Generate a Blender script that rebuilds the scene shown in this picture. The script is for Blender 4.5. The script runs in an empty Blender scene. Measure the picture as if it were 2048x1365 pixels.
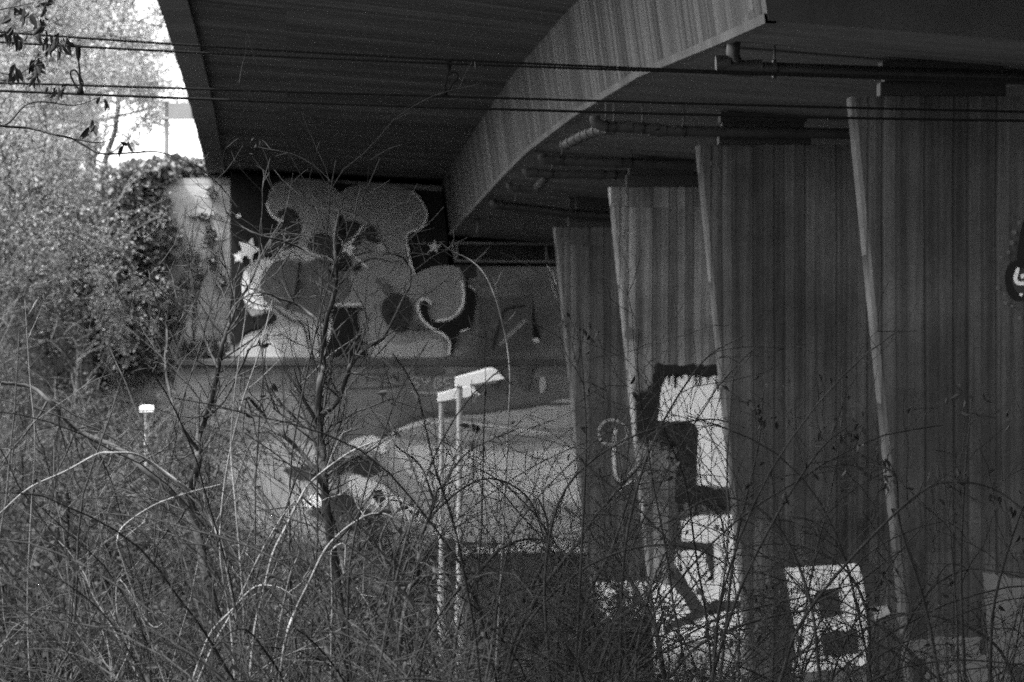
import bpy, bmesh, math, random
import numpy as np
from mathutils import Vector

scene = bpy.context.scene
COL = scene.collection
EYE = 4.0            # camera height above the track bed
F = 10200.0          # focal length in photo pixels
VX, VY = 573.0, 860.0

# ------------------------------------------------------------------ camera
cam_d = bpy.data.cameras.new("camera")
cam = bpy.data.objects.new("camera", cam_d)
COL.objects.link(cam)
cam.location = (0, 0, EYE)
cam.rotation_euler = (math.radians(90), 0, 0)
cam_d.sensor_width = 36.0
cam_d.lens = F / 2048.0 * 36.0
cam_d.shift_x = (1024 - VX) / 2048.0
cam_d.shift_y = (VY - 682.5) / 2048.0
cam_d.clip_start = 0.5
cam_d.clip_end = 2000
cam_d.dof.use_dof = True
cam_d.dof.focus_distance = 19.0
cam_d.dof.aperture_fstop = cam_d.lens / 1000.0 / 0.012
scene.camera = cam

# ------------------------------------------------------------------ light
SUN_TO = Vector((-0.37, -0.10, 0.925)).normalized()
world = bpy.data.worlds.new("World")
scene.world = world
world.use_nodes = True
wn, wl = world.node_tree.nodes, world.node_tree.links
bg = wn["Background"]
sky = wn.new("ShaderNodeTexSky")
sky.sky_type = 'NISHITA'
sky.sun_disc = False
sky.sun_elevation = math.asin(SUN_TO.z)
sky.sun_rotation = math.atan2(SUN_TO.x, SUN_TO.y)
sky.dust_density = 3.0
bw = wn.new("ShaderNodeRGBToBW")       # black and white photograph
wl.new(sky.outputs[0], bw.inputs[0])
wl.new(bw.outputs[0], bg.inputs[0])
bg.inputs[1].default_value = 0.15
sun_d = bpy.data.lights.new("sun", 'SUN')
sun_d.energy = 2.0
sun_d.angle = math.radians(0.6)
sun = bpy.data.objects.new("sun", sun_d)
COL.objects.link(sun)
sun.rotation_euler = SUN_TO.to_track_quat('Z', 'Y').to_euler()

scene.view_settings.view_transform = 'Standard'
scene.view_settings.look = 'None'
scene.view_settings.exposure = 2.95
scene.view_settings.gamma = 1.0
scene.cycles.use_denoising = False   # residual noise stands in for film grain
scene.cycles.filter_width = 1.7
scene.cycles.use_adaptive_sampling = False
scene.cycles.max_bounces = 8
scene.cycles.diffuse_bounces = 5
scene.cycles.transparent_max_bounces = 8

# ------------------------------------------------------------------ helpers
def P(px, py, Y):
    """World point seen at photo pixel (px, py) when it stands Y metres away."""
    return ((px - VX) / F * Y, Y, EYE + (VY - py) / F * Y)

def tag(o, label=None, cat=None, group=None, kind=None):
    if label: o["label"] = label
    if cat: o["category"] = cat
    if group: o["group"] = group
    if kind: o["kind"] = kind
    return o

def empty(name, loc, label, cat, group=None):
    o = bpy.data.objects.new(name, None)
    o.location = loc
    COL.objects.link(o)
    return tag(o, label, cat, group)

def link(name, me, mats, parent=None, smooth=False):
    o = bpy.data.objects.new(name, me)
    for m in (mats if isinstance(mats, (list, tuple)) else [mats]):
        me.materials.append(m)
    COL.objects.link(o)
    if parent is not None:
        o.parent = parent
        o.matrix_parent_inverse = parent.matrix_basis.inverted()
    if smooth:
        me.polygons.foreach_set("use_smooth", [True] * len(me.polygons))
    return o

class MB:
    """Collects shapes for ONE mesh."""
    def __init__(self):
        self.v, self.f, self.m = [], [], []
    def poly(self, pts, mat=0):
        b = len(self.v)
        self.v += [tuple(p) for p in pts]
        self.f.append(tuple(range(b, b + len(pts))))
        self.m.append(mat)
    def box(self, x0, x1, y0, y1, z0, z1, mat=0):
        b = len(self.v)
        self.v += [(x0, y0, z0), (x1, y0, z0), (x1, y1, z0), (x0, y1, z0),
                   (x0, y0, z1), (x1, y0, z1), (x1, y1, z1), (x0, y1, z1)]
        for q in ((0, 3, 2, 1), (4, 5, 6, 7), (0, 1, 5, 4), (1, 2, 6, 5), (2, 3, 7, 6), (3, 0, 4, 7)):
            self.f.append(tuple(b + i for i in q)); self.m.append(mat)
    def loft(self, rings, mat=0, cap=True):
        b = len(self.v); n = len(rings[0])
        for r in rings: self.v += [tuple(p) for p in r]
        for k in range(len(rings) - 1):
            for i in range(n):
                j = (i + 1) % n
                self.f.append((b + k*n + i, b + k*n + j, b + (k+1)*n + j, b + (k+1)*n + i)); self.m.append(mat)
        if cap:
            self.f.append(tuple(b + i for i in reversed(range(n)))); self.m.append(mat)
            self.f.append(tuple(b + (len(rings)-1)*n + i for i in range(n))); self.m.append(mat)
    def tube(self, pts, rad, sides=8, mat=0, cap=True):
        pts = np.array(pts, float)
        rad = np.broadcast_to(np.array(rad, float), (len(pts),))
        V = tube_rings(pts, rad, sides)
        R = [V[i*sides:(i+1)*sides].tolist() for i in range(len(pts))]
        self.loft(R, mat, False)
        if cap: self.poly(R[0][::-1], mat); self.poly(R[-1], mat)
    def build(self, name, mats, parent=None, smooth=False, bevel=0.0):
        me = bpy.data.meshes.new(name)
        me.from_pydata(self.v, [], self.f)
        me.polygons.foreach_set("material_index", self.m)
        bm = bmesh.new(); bm.from_mesh(me)
        bmesh.ops.recalc_face_normals(bm, faces=bm.faces)
        bm.normal_update()
        if bevel > 0:
            bmesh.ops.bevel(bm, geom=list(bm.edges), offset=bevel, segments=2, affect='EDGES', profile=0.6)
        bm.to_mesh(me); bm.free()
        me.update()
        return link(name, me, mats, parent, smooth)

def tube_rings(pts, rad, sides):
    t = np.gradient(pts, axis=0)
    t /= np.linalg.norm(t, axis=1)[:, None] + 1e-9
    ref = np.zeros(3); ref[np.argmin(np.abs(t).mean(axis=0))] = 1.0
    n = np.cross(t, ref); n /= np.linalg.norm(n, axis=1)[:, None] + 1e-9
    b = np.cross(t, n)
    a = np.arange(sides) / sides * 2 * np.pi
    V = pts[:, None, :] + rad[:, None, None] * (np.cos(a)[None, :, None] * n[:, None, :] + np.sin(a)[None, :, None] * b[:, None, :])
    return V.reshape(-1, 3)

class Plant:
    """Fast collector of stems and leaves (quads only) for one mesh."""
    def __init__(self):
        self.V, self.Q, self.n = [], [], 0
    def stem(self, pts, rad, sides=4):
        pts = np.asarray(pts, float); k = len(pts)
        rad = np.broadcast_to(np.asarray(rad, float), (k,))
        self.V.append(tube_rings(pts, rad, sides))
        i = np.arange(k - 1)[:, None] * sides; j = np.arange(sides)[None, :]; j2 = (j + 1) % sides
        q = np.stack([i + j, i + j2, i + sides + j2, i + sides + j], axis=-1).reshape(-1, 4) + self.n
        self.Q.append(q); self.n += k * sides
    def leaves(self, rng, pos, size, droop=0.0, aspect=0.5, jit=0.4, oval=False):
        pos = np.asarray(pos, float); k = len(pos)
        if k == 0: return
        d = rng.normal(size=(k, 3)); d[:, 2] -= droop; d /= np.linalg.norm(d, axis=1)[:, None]
        s = np.cross(d, rng.normal(size=(k, 3))); s /= np.linalg.norm(s, axis=1)[:, None] + 1e-9
        nn = np.cross(d, s)
        L = size * (1 + jit * rng.uniform(-1, 1, size=k))[:, None]
        if not oval:
            a = pos; b = pos + d*L*0.45 + s*L*aspect*0.5 + nn*L*0.08
            c = pos + d*L; e = pos + d*L*0.45 - s*L*aspect*0.5 + nn*L*0.08
            self.V.append(np.stack([a, b, c, e], axis=1).reshape(-1, 3))
            self.Q.append((np.arange(k)[:, None]*4 + np.arange(4)[None, :]) + self.n); self.n += 4*k
        else:      # two halves folded along the midrib, the tip curling
            h = s*L*aspect*.5; up = nn*L*.14
            v = [pos, pos + d*L*.28 + h*.85 + up, pos + d*L*.62 + h*.8 + up*.8, pos + d*L - nn*L*.12, pos + d*L*.62 - h*.8 + up*.8, pos + d*L*.28 - h*.85 + up]
            self.V.append(np.stack(v, axis=1).reshape(-1, 3))
            for quad in ((0, 1, 2, 3), (0, 3, 4, 5)):
                self.Q.append((np.arange(k)[:, None]*6 + np.array(quad)[None, :]) + self.n)
            self.n += 6*k
    def build(self, name, mat, parent=None, smooth=True):
        V = np.concatenate(self.V); Q = np.concatenate(self.Q)
        me = bpy.data.meshes.new(name)
        me.vertices.add(len(V)); me.vertices.foreach_set("co", V.astype(np.float32).ravel())
        me.loops.add(len(Q)*4); me.loops.foreach_set("vertex_index", Q.astype(np.int32).ravel())
        me.polygons.add(len(Q)); me.polygons.foreach_set("loop_start", (np.arange(len(Q))*4).astype(np.int32))
        me.update(calc_edges=True); me.validate()
        return link(name, me, mat, parent, smooth)

def grow(rng, p, d, L, n, wob, grav):
    pts = [np.array(p, float)]; d = np.array(d, float); d /= np.linalg.norm(d)
    for i in range(n):
        d = d + rng.normal(size=3)*wob + np.array([0, 0, grav])
        d /= np.linalg.norm(d)
        pts.append(pts[-1] + d*L/n)
    return np.array(pts)

def spread_dir(rng, d, ang):
    d = np.array(d, float); d /= np.linalg.norm(d) + 1e-9
    s = np.cross(d, rng.normal(size=3)); s /= np.linalg.norm(s) + 1e-9
    return d*math.cos(ang) + s*math.sin(ang)

def twigs(rng, pl, pts, r, level, cfg, tips=None):
    """Side twigs along a stem, recursively."""
    pts = np.asarray(pts)
    seg = np.linalg.norm(np.diff(pts, axis=0), axis=1); L = seg.sum()
    n = max(1, int(L * cfg['per_m'][level] * rng.uniform(.7, 1.3)))
    for _ in range(n):
        u = rng.uniform(cfg.get('from', .2), 1.0) * (len(pts) - 1); i = min(int(u), len(pts) - 2)
        p = pts[i] + (pts[i+1] - pts[i])*(u - i); d = pts[i+1] - pts[i]
        ll = cfg['len'][level] * rng.uniform(.4, 1.3)
        dd = spread_dir(rng, d, rng.uniform(.5, 1.15)) + np.array([0, 0, cfg.get('up', .25)])
        rr = max(cfg['rmin'], min(r*.6, cfg['r'][level]))
        q = grow(rng, p, dd, ll, max(3, int(ll/.05) if ll < .4 else 8), cfg['wob'], cfg['grav'])
        pl.stem(q, np.linspace(rr, max(cfg['rmin']*.7, rr*.4), len(q)), 4 if rr > .002 else 3)
        if tips is not None: tips.append(q[-1])
        if level + 1 < len(cfg['len']):
            twigs(rng, pl, q, rr, level + 1, cfg, tips)

def smooth_line(pts, n=4):
    """Catmull-Rom through the points."""
    pts = np.array(pts, float)
    if len(pts) < 3: return pts
    ext = np.vstack([2*pts[0] - pts[1], pts, 2*pts[-1] - pts[-2]])
    out = []
    for i in range(len(pts) - 1):
        a, b, c, d = ext[i:i+4]
        for t in np.linspace(0, 1, n, endpoint=False):
            out.append(.5*((2*b) + (-a + c)*t + (2*a - 5*b + 4*c - d)*t*t + (-a + 3*b - 3*c + d)*t**3))
    out.append(pts[-1])
    return np.array(out)

def sstep(a, b, x):
    t = min(1, max(0, (x - a)/(b - a))); return t*t*(3 - 2*t)

def interp(tab, x):
    return float(np.interp(x, [t[0] for t in tab], [t[1] for t in tab]))

# ------------------------------------------------------------------ materials
def new_mat(name):
    m = bpy.data.materials.new(name); m.use_nodes = True
    return m, m.node_tree.nodes, m.node_tree.links, m.node_tree.nodes["Principled BSDF"]

def noise(N, L, vec, scale, detail=3, rough=.55):
    n = N.new("ShaderNodeTexNoise"); n.inputs["Scale"].default_value = scale
    n.inputs["Detail"].default_value = detail; n.inputs["Roughness"].default_value = rough
    L.new(vec, n.inputs["Vector"]); return n.outputs["Fac"]

def remap(N, L, sock, a, b, c, d):
    r = N.new("ShaderNodeMapRange"); r.clamp = True
    for i, v in zip((1, 2, 3, 4), (a, b, c, d)): r.inputs[i].default_value = v
    L.new(sock, r.inputs[0]); return r.outputs[0]

def math_n(N, L, op, a, b=None):
    m = N.new("ShaderNodeMath"); m.operation = op
    for i, s in enumerate((a, b)):
        if s is None: continue
        if isinstance(s, (int, float)): m.inputs[i].default_value = s
        else: L.new(s, m.inputs[i])
    return m.outputs[0]

def boards(name, base, axis, along, width=.1, contrast=.25, gap=.4, gapw=.1, streak=(8, .35), sc=.3, rough=.85, bump=.5, blotch=.25, wide=0.0):
    """Board-marked concrete or paint over it: boards of random tone, dark joints, streaks, blotches."""
    m, N, L, B = new_mat(name)
    g = N.new("ShaderNodeNewGeometry"); s = N.new("ShaderNodeSeparateXYZ"); L.new(g.outputs["Position"], s.inputs[0])
    u, v = s.outputs[axis], s.outputs[along]
    wobn = noise(N, L, g.outputs["Position"], .7, 2)
    uu = math_n(N, L, 'ADD', math_n(N, L, 'DIVIDE', u, width), math_n(N, L, 'MULTIPLY', wobn, .35))
    cell = math_n(N, L, 'FLOOR', uu); fr = math_n(N, L, 'FRACT', uu)
    cv = N.new("ShaderNodeCombineXYZ"); L.new(cell, cv.inputs[0])
    L.new(math_n(N, L, 'FLOOR', math_n(N, L, 'MULTIPLY', v, .31)), cv.inputs[1])
    wn_ = N.new("ShaderNodeTexWhiteNoise"); wn_.noise_dimensions = '2D'; L.new(cv.outputs[0], wn_.inputs["Vector"])
    rnd = wn_.outputs["Value"]
    wn2 = N.new("ShaderNodeTexWhiteNoise"); wn2.noise_dimensions = '1D'; L.new(math_n(N, L, 'ADD', cell, 37.3), wn2.inputs["W"])
    line = remap(N, L, fr, 0.0, gapw, 1.0, 0.0)
    line = math_n(N, L, 'MULTIPLY', line, remap(N, L, wn2.outputs["Value"], .0, .6, .1, 1))
    sv = N.new("ShaderNodeCombineXYZ")
    L.new(math_n(N, L, 'MULTIPLY', u, streak[0]), sv.inputs[0]); L.new(math_n(N, L, 'MULTIPLY', v, streak[1]), sv.inputs[1])
    st = noise(N, L, sv.outputs[0], 1.0, 5, .65)
    bl = noise(N, L, g.outputs["Position"], .9, 4, .6)
    fi = noise(N, L, g.outputs["Position"], 30, 3, .6)
    val = remap(N, L, rnd, 0, 1, 1 - contrast, 1 + contrast)
    val = math_n(N, L, 'MULTIPLY', val, remap(N, L, line, 0, 1, 1, 1 - gap))
    val = math_n(N, L, 'MULTIPLY', val, remap(N, L, st, .25, .75, 1 - sc, 1 + sc))
    val = math_n(N, L, 'MULTIPLY', val, remap(N, L, bl, .3, .7, 1 - blotch, 1 + blotch))
    val = math_n(N, L, 'MULTIPLY', val, remap(N, L, fi, .3, .7, .9, 1.1))
    if wide:
        wv = N.new("ShaderNodeCombineXYZ"); L.new(math_n(N, L, 'MULTIPLY', u, .9), wv.inputs[0]); L.new(math_n(N, L, 'MULTIPLY', v, .12), wv.inputs[1])
        val = math_n(N, L, 'MULTIPLY', val, remap(N, L, noise(N, L, wv.outputs[0], 1.0, 3), .3, .7, 1 - wide, 1 + wide))
    val = math_n(N, L, 'MINIMUM', math_n(N, L, 'MULTIPLY', val, base), .9)
    L.new(val, B.inputs["Base Color"])
    B.inputs["Roughness"].default_value = rough; B.inputs["Specular IOR Level"].default_value = .2
    if bump:
        h = math_n(N, L, 'SUBTRACT', math_n(N, L, 'MULTIPLY', rnd, .5), line)
        h = math_n(N, L, 'ADD', h, math_n(N, L, 'MULTIPLY', fi, .6))
        bp = N.new("ShaderNodeBump"); bp.inputs["Strength"].default_value = bump; bp.inputs["Distance"].default_value = .008
        L.new(h, bp.inputs["Height"]); L.new(bp.outputs[0], B.inputs["Normal"])
    return m

def plain(name, base, rough=.7, var=.25, scale=3.0, metal=0.0, fine=True, spec=.5):
    m, N, L, B = new_mat(name)
    g = N.new("ShaderNodeNewGeometry")
    a = noise(N, L, g.outputs["Position"], scale, 5, .62)
    val = remap(N, L, a, .25, .75, base*(1 - var), base*(1 + var))
    if fine:
        val = math_n(N, L, 'MULTIPLY', val, remap(N, L, noise(N, L, g.outputs["Position"], scale*14, 3), .3, .7, 1 - var*.5, 1 + var*.5))
    L.new(val, B.inputs["Base Color"])
    B.inputs["Roughness"].default_value = rough; B.inputs["Metallic"].default_value = metal
    B.inputs["Specular IOR Level"].default_value = spec
    return m

def leafmat(name, base, var=.45, trans=.35, scale=7.0):
    m, N, L, B = new_mat(name)
    g = N.new("ShaderNodeNewGeometry")
    val = remap(N, L, noise(N, L, g.outputs["Position"], scale, 3), .3, .7, base*(1 - var), base*(1 + var))
    val = math_n(N, L, 'MULTIPLY', val, remap(N, L, noise(N, L, g.outputs["Position"], .8, 2), .35, .65, .7, 1.3))
    L.new(val, B.inputs["Base Color"]); B.inputs["Roughness"].default_value = .7; B.inputs["Specular IOR Level"].default_value = .15
    T = N.new("ShaderNodeBsdfTranslucent"); L.new(val, T.inputs["Color"])
    X = N.new("ShaderNodeMixShader"); X.inputs[0].default_value = trans
    L.new(B.outputs[0], X.inputs[1]); L.new(T.outputs[0], X.inputs[2])
    L.new(X.outputs[0], N["Material Output"].inputs["Surface"])
    return m

M_pier = boards("board_marked_concrete", .085, 0, 2, .105, .3, .75, .2, (12, .4), .6, bump=1.0, wide=.3, blotch=.35)
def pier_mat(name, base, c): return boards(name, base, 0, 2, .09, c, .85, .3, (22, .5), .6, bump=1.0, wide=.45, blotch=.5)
M_piers = [pier_mat("darkest_pier_concrete", .053, .22), pier_mat("dark_pier_concrete", .063, .28), pier_mat("light_pier_concrete", .15, .4), pier_mat("grey_pier_concrete", .085, .25)]  # one tone per pier, nearest darkest, third lightest
M_web = boards("ribbed_web_concrete", .088, 1, 2, .45, .3, .9, .38, (5, .2), .5, bump=1.0, wide=.25)
M_soffit = boards("deck_soffit_concrete", .072, 1, 0, .28, .35, .75, .25, (4, .12), .55, bump=.6, wide=.45)
M_under = boards("girder_soffit_concrete", .13, 1, 0, .2, .14, .35, .12, (3, .15), .25, bump=.4, wide=.2)
M_edge = boards("edge_beam_concrete", .11, 1, 0, .5, .1, .3, .08, (3, .5), .25, bump=.3)
M_wall = boards("abutment_concrete", .18, 2, 0, .5, .06, .25, .06, (1.2, .8), .35, bump=.04, blotch=.4)
M_wing = boards("weathered_wing_concrete", .25, 2, 0, .28, .18, .45, .12, (3, .6), .5, bump=.05, blotch=.5)
def paint(name, base, c=.12): return boards("paint_" + name, base, 0, 2, .105, .06, .25, .14, (9, .5), c, rough=.7, bump=.04, blotch=.15)
PAINTS = [paint("black", .012), paint("charcoal", .04), paint("dark_grey", .115), paint("mid_grey", .31),
          paint("light_grey", .46), paint("pale", .76), paint("white", .8, .05)]
K, C, D, M, Lg, PA, W = range(7)
M_iron = plain("dark_cast_iron", .014, .5, .4, 9)
M_pipe = plain("grey_pipe", .04, .6, .35, 7, spec=.15)
M_pale = plain("pale_pipe", .16, .5, .3, 9)
M_bear = plain("bearing_steel", .018, .6, .3, 6)
M_wire = plain("tarnished_wire", .008, .9, .3, 20, spec=.03)
M_lampw = plain("white_enamel", .8, .35, .05, 4)
M_lens = plain("lamp_lens", .35, .2, .1, 4)
M_pole = plain("galvanised_pole", .22, .5, .18, 5)
M_rail = plain("galvanised_steel", .16, .5, .3, 8)
M_dark = plain("painted_shade", .03, .9, .3, 3)  # near-black tone puts shade of bearing gap and girder end into the colour
M_sign = plain("sign_sheet", .22, .5, .1, 3)
M_bark = plain("dark_bark", .034, .9, .6, 25, spec=.08)
M_cane = plain("pale_cane", .12, .8, .5, 22, spec=.1)
M_twig = plain("bramble_stem", .022, .9, .5, 18, spec=.06)
M_grey = plain("grey_bark", .055, .85, .5, 18, spec=.1)
M_leafd = leafmat("withered_leaf", .02, .5, .12, 14)
M_leafp = leafmat("pale_dry_leaf", .3, .4, .3, 14)
M_leaft = leafmat("spring_leaf", .36, .35, .45, 3)
M_leafb = leafmat("shrub_leaf", .028, .6, .35, 4)
M_leafm = leafmat("pale_shrub_leaf", .2, .35, .4, 3)
M_leafn = leafmat("slope_leaf", .048, .4, .35, 3)
M_leafs = leafmat("scrub_leaf", .05, .5, .3, 4)
M_ivy = leafmat("ivy_leaf", .13, .6, .15, 5)
M_soil = plain("leaf_litter_soil", .022, .95, .6, 2.5)

# ------------------------------------------------------------------ ground
def ground(X, Y):
    z = -1.75
    if Y > 18.5: z += -2.25*sstep(18.5, 23, Y)
    z += 1.2*sstep(29, 37, Y)
    z += .75*sstep(62, 82, Y)
    left = sstep(-1.8, -4.6, X)
    z += left*(sstep(58, 88, Y)*6.3)
    z += sstep(85.6, 87.2, Y)*6.3*(1 - left)
    z += left*.8*sstep(32, 58, Y)*sstep(-1.5, -6, X)
    z += .12*math.sin(X*1.7 + Y*.6)*math.cos(Y*.9 - X*.4)*(0.3 if X > -1 else 1)
    return EYE + z
xs = np.concatenate([np.linspace(-60, -12, 17), np.linspace(-11, 12, 70), np.linspace(14, 60, 16)])
ys = np.concatenate([np.linspace(-40, 10, 12), np.linspace(11, 95, 150), np.linspace(98, 300, 20)])
gm = MB()
for y in ys:
    for x in xs: gm.v.append((x, y, ground(x, y)))
nx = len(xs)
for j in range(len(ys) - 1):
    for i in range(nx - 1):
        a = j*nx + i; gm.f.append((a, a+1, a+nx+1, a+nx)); gm.m.append(0)
tag(gm.build("ground", M_soil, smooth=True), kind="structure")

# ------------------------------------------------------------------ bridge
ZB = [(-20, 1.6), (10, 1.85), (20, 2.05), (28.9, 2.32), (32, 2.436), (39.3, 2.736), (47.9, 2.97), (57.7, 3.15), (65, 3.2), (85, 3.25), (90, 3.25)]
EDGE = [(-20, -1.45), (30, -1.36), (51, -1.30), (57, -1.28), (66, -1.275), (77, -1.305), (87, -1.345)]
XB, XT = 2.73, 2.60
def zb(Y): return interp(ZB, Y)
def und(X, Y):
    """height of the girder underside"""
    return EYE + zb(Y) - .08*(min(X, 5.0) - XB)
SEAMS = [28.9, 32.6, 44.6, 54.0, 57.3, 62.6, 68.3, 78]
Y_END = 91.0
bridge = empty("concrete_bridge", (0, 40, EYE), "long dark concrete road bridge with board-marked underside above the piers", "bridge")
YS = sorted(set([-20, -5, 5, 12, 18, 23, 26] + list(np.arange(28.9, 86, 1.3)) + [Y_END]))
# deck slab with overhanging soffit
mb = MB(); rings = []
for y in YS:
    e = interp(EDGE, y) + .31; zt = EYE + zb(y) + .93
    rings.append([(e, y, EYE + 4.355), (XT, y, zt), (9.6, y, zt - .15), (26, y, zt), (26, y, EYE + 4.9), (e, y, EYE + 4.9)])  # unseen right part widened to keep light off the near pier
mb.loft(rings); mb.build("deck_slab", M_soffit, bridge)
mb = MB()
rng = np.random.default_rng(3)
rings = []
for y in YS:
    e = interp(EDGE, y); j = rng.normal()*.004
    rings.append([(e + j, y, EYE + 4.30), (e + .307, y, EYE + 4.295), (e + .307, y, EYE + 5.15), (e + j, y, EYE + 5.15)])
mb.loft(rings); mb.build("edge_beam", M_edge, bridge)
# box girder: ribbed web and flat underside, cast in bays that step a little
mb = MB()
def girder(y0, y1, xoff=0.0, dz=0.0, cap=True):
    yy = [y0] + [y for y in YS if y0 + .05 < y < y1 - .05] + [y1]
    r = []
    for y in yy:
        b = EYE + zb(y) + dz
        r.append([(XT + xoff, y, EYE + zb(y) + .925), (XB + xoff, y, b), (5.0, y, und(5, y) + dz), (9.0, y, und(9, y) + dz), (9.2, y, EYE + zb(y) + .85)])
    b0 = len(mb.v); n = 5
    for q in r: mb.v += q
    for k in range(len(r) - 1):
        for i in range(4):
            mb.f.append((b0 + k*n + i, b0 + k*n + i+1, b0 + (k+1)*n + i+1, b0 + (k+1)*n + i)); mb.m.append(0 if i in (0, 3) else 1)
    mb.f.append(tuple(b0 + i for i in range(n))); mb.m.append(0)
    mb.f.append(tuple(b0 + (len(r)-1)*n + i for i in range(n))); mb.m.append(0)
    if y0 == 28.9: mb.m[-2] = 2  # near end face takes the painted shade colour instead of web concrete
girder(-20, 28.85, 1.75, -.02)
bays = [28.9, 32.6, 44.9, 57.3, 68.6, Y_END]
for i, (a, b) in enumerate(zip(bays[:-1], bays[1:])): girder(a, b - .02, 0, -.012*(i % 2))
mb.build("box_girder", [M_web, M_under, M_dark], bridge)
mb = MB()   # drip strip cast along the lower edge of the web
for i in range(len(YS) - 1):
    a, b = YS[i], YS[i+1]
    if a < 28.8: continue
    mb.loft([[(XB - .018, y, EYE + zb(y) - .016), (XB + .05, y, EYE + zb(y) - .018), (XB + .05, y, EYE + zb(y) + .03), (XB - .018 - .006, y, EYE + zb(y) + .04)] for y in (a, b)], cap=False)
mb.build("drip_edge", M_edge, bridge)

# ------------------------------------------------------------------ abutment
abut = empty("bridge_abutment", (2.5, 85, EYE - 1.9), "painted concrete abutment wall closing the far end under the bridge", "abutment")
AY = 85.0
mb = MB()   # upper wall under the overhang
zz = EYE + 1.1
L0, L1 = P(461, 0, AY)[0], P(886, 0, AY)[0]
zl, zr = EYE + 4.26, EYE + 4.06
mb.loft([[(L0, y, zz), (L1 + .04, y, zz), (L1 + .04, y, EYE + 3.2), (L1 - .02, y, zr), (L0, y, zl)] for y in (AY, 86.2)])
mb.build("upper_wall", M_wall, abut)
mb = MB(); mb.box(L1 + .05, 9.4, AY, 87.3, zz, EYE + 2.72); mb.build("bearing_shelf", M_wall, abut)
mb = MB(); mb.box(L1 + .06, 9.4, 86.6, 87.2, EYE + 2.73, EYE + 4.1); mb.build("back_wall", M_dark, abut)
LY = 84.62
mb = MB(); mb.box(P(352, 0, LY)[0], 9.6, LY, AY - .01, EYE - 4, EYE + 1.06); mb.build("lower_wall", M_wall, abut)
mb = MB(); mb.box(P(350, 0, LY)[0], 9.7, LY - .05, AY - .005, EYE + 1.063, EYE + 1.17); mb.build("coping", M_edge, abut, bevel=.012)
mb = MB(); mb.box(P(215, 0, AY)[0], L0 - .01, AY + .12, 87.3, EYE - 4, EYE + 4.2); mb.build("wing_wall", M_wing, abut)
# grille in front of the bearing gap
mb = MB()
gy = AY - .03
def pbar(mb, a, b, Y, w=.018, d=.02):
    a, b = np.array(P(*a, Y)), np.array(P(*b, Y)); mb.tube([a, b], w, 6)
for a, b, w in (((902, 486), (1180, 489), .03), ((908, 522), (1180, 524), .03), ((903, 484), (912, 524), .025), ((914, 486), (914, 522), .025), ((1092, 487), (1092, 524), .02)): pbar(mb, a, b, gy, w)
fr = mb.build("guard_grille", M_rail, abut, smooth=True)
mb = MB()
for x in np.arange(922, 1180, 5.2): pbar(mb, (x, 487), (x, 523), gy + .05, .008)
for y in np.arange(491, 522, 5.2): pbar(mb, (915, y), (1180, y + 1.5), gy + .06, .008)
mb.build("wire_mesh", M_iron, fr)
mb = MB(); a = P(947, 524, 85.6); b = P(996, 492, 85.6); mb.box(a[0], b[0], 85.5, 86.0, EYE + 2.725, b[2]); mb.build("bearing_block", M_pipe, abut, bevel=.02)

# ------------------------------------------------------------------ painted marks
class Paint:
    def __init__(self, Y): self.mb, self.Y, self.k = MB(), Y, 0
    def pt(self, p):
        self.k_off = .004 + .0022*self.k
        x, y, z = P(p[0], p[1], self.Y); return (x, self.Y - self.k_off, z)
    def fill(self, pts, m, smooth=True):
        q = smooth_line(list(pts) + [pts[0]], 5)[:-1] if smooth else np.array(pts, float)
        self.mb.poly([self.pt(p) for p in q][::-1], m); self.k += 1
    def blob(self, cx, cy, rx, ry, m, n=20, seed=None):
        r = random.Random(seed if seed is not None else int(cx*7 + cy))
        ph = [r.uniform(0, 6.28) for _ in range(3)]
        q = []
        for i in range(n):
            a = 2*math.pi*i/n; w = 1 + .05*math.sin(2*a + ph[0]) + .04*math.sin(3*a + ph[1])
            q.append((cx + rx*w*math.cos(a), cy + ry*w*math.sin(a)))
        self.fill(q, m, False)
    def star(self, cx, cy, r, m, rot=0.0, inner=.42):
        q = []
        for i in range(10):
            a = -math.pi/2 + math.pi*i/5 + rot; rr = r if i % 2 == 0 else r*inner
            q.append((cx + rr*math.cos(a), cy + rr*math.sin(a)))
        self.fill(q, m, False)
    def stroke(self, pts, w, m, n=5):
        q = smooth_line(pts, n); t = np.gradient(q, axis=0); t /= np.linalg.norm(t, axis=1)[:, None] + 1e-9
        nn = np.stack([-t[:, 1], t[:, 0]], axis=1)*w/2
        nn[0] *= .6; nn[-1] *= .5
        for i in range(len(q) - 1):
            self.mb.poly([self.pt(q[i] + nn[i]), self.pt(q[i] - nn[i]), self.pt(q[i+1] - nn[i+1]), self.pt(q[i+1] + nn[i+1])], m)
        self.k += 1
    def rough(self, pts, m, seed=1, amp=3.0):
        """brushed area with a ragged edge"""
        r = random.Random(seed); q = []
        for i in range(len(pts)):
            a, b = np.array(pts[i], float), np.array(pts[(i+1) % len(pts)], float)
            n = max(1, int(np.linalg.norm(b - a)/7))
            for k in range(n):
                p = a + (b - a)*k/n
                q.append((p[0] + r.uniform(-.5, .5)*amp*.6, p[1] + r.uniform(-1, 1)*amp*.7))
        self.fill(q, m, False)
    def drips(self, x0, x1, y, m, n=10, seed=1, l=22):
        r = random.Random(seed)
        for _ in range(n):
            x = r.uniform(x0, x1); h = r.uniform(.25, 1)*l; w = r.uniform(1.2, 3)
            self.fill([(x - w, y - 5), (x + w, y - 5), (x + w*.5, y + h), (x - w*.5, y + h)], m, False)
    def build(self, name, parent): return self.mb.build(name, PAINTS, parent)

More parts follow.
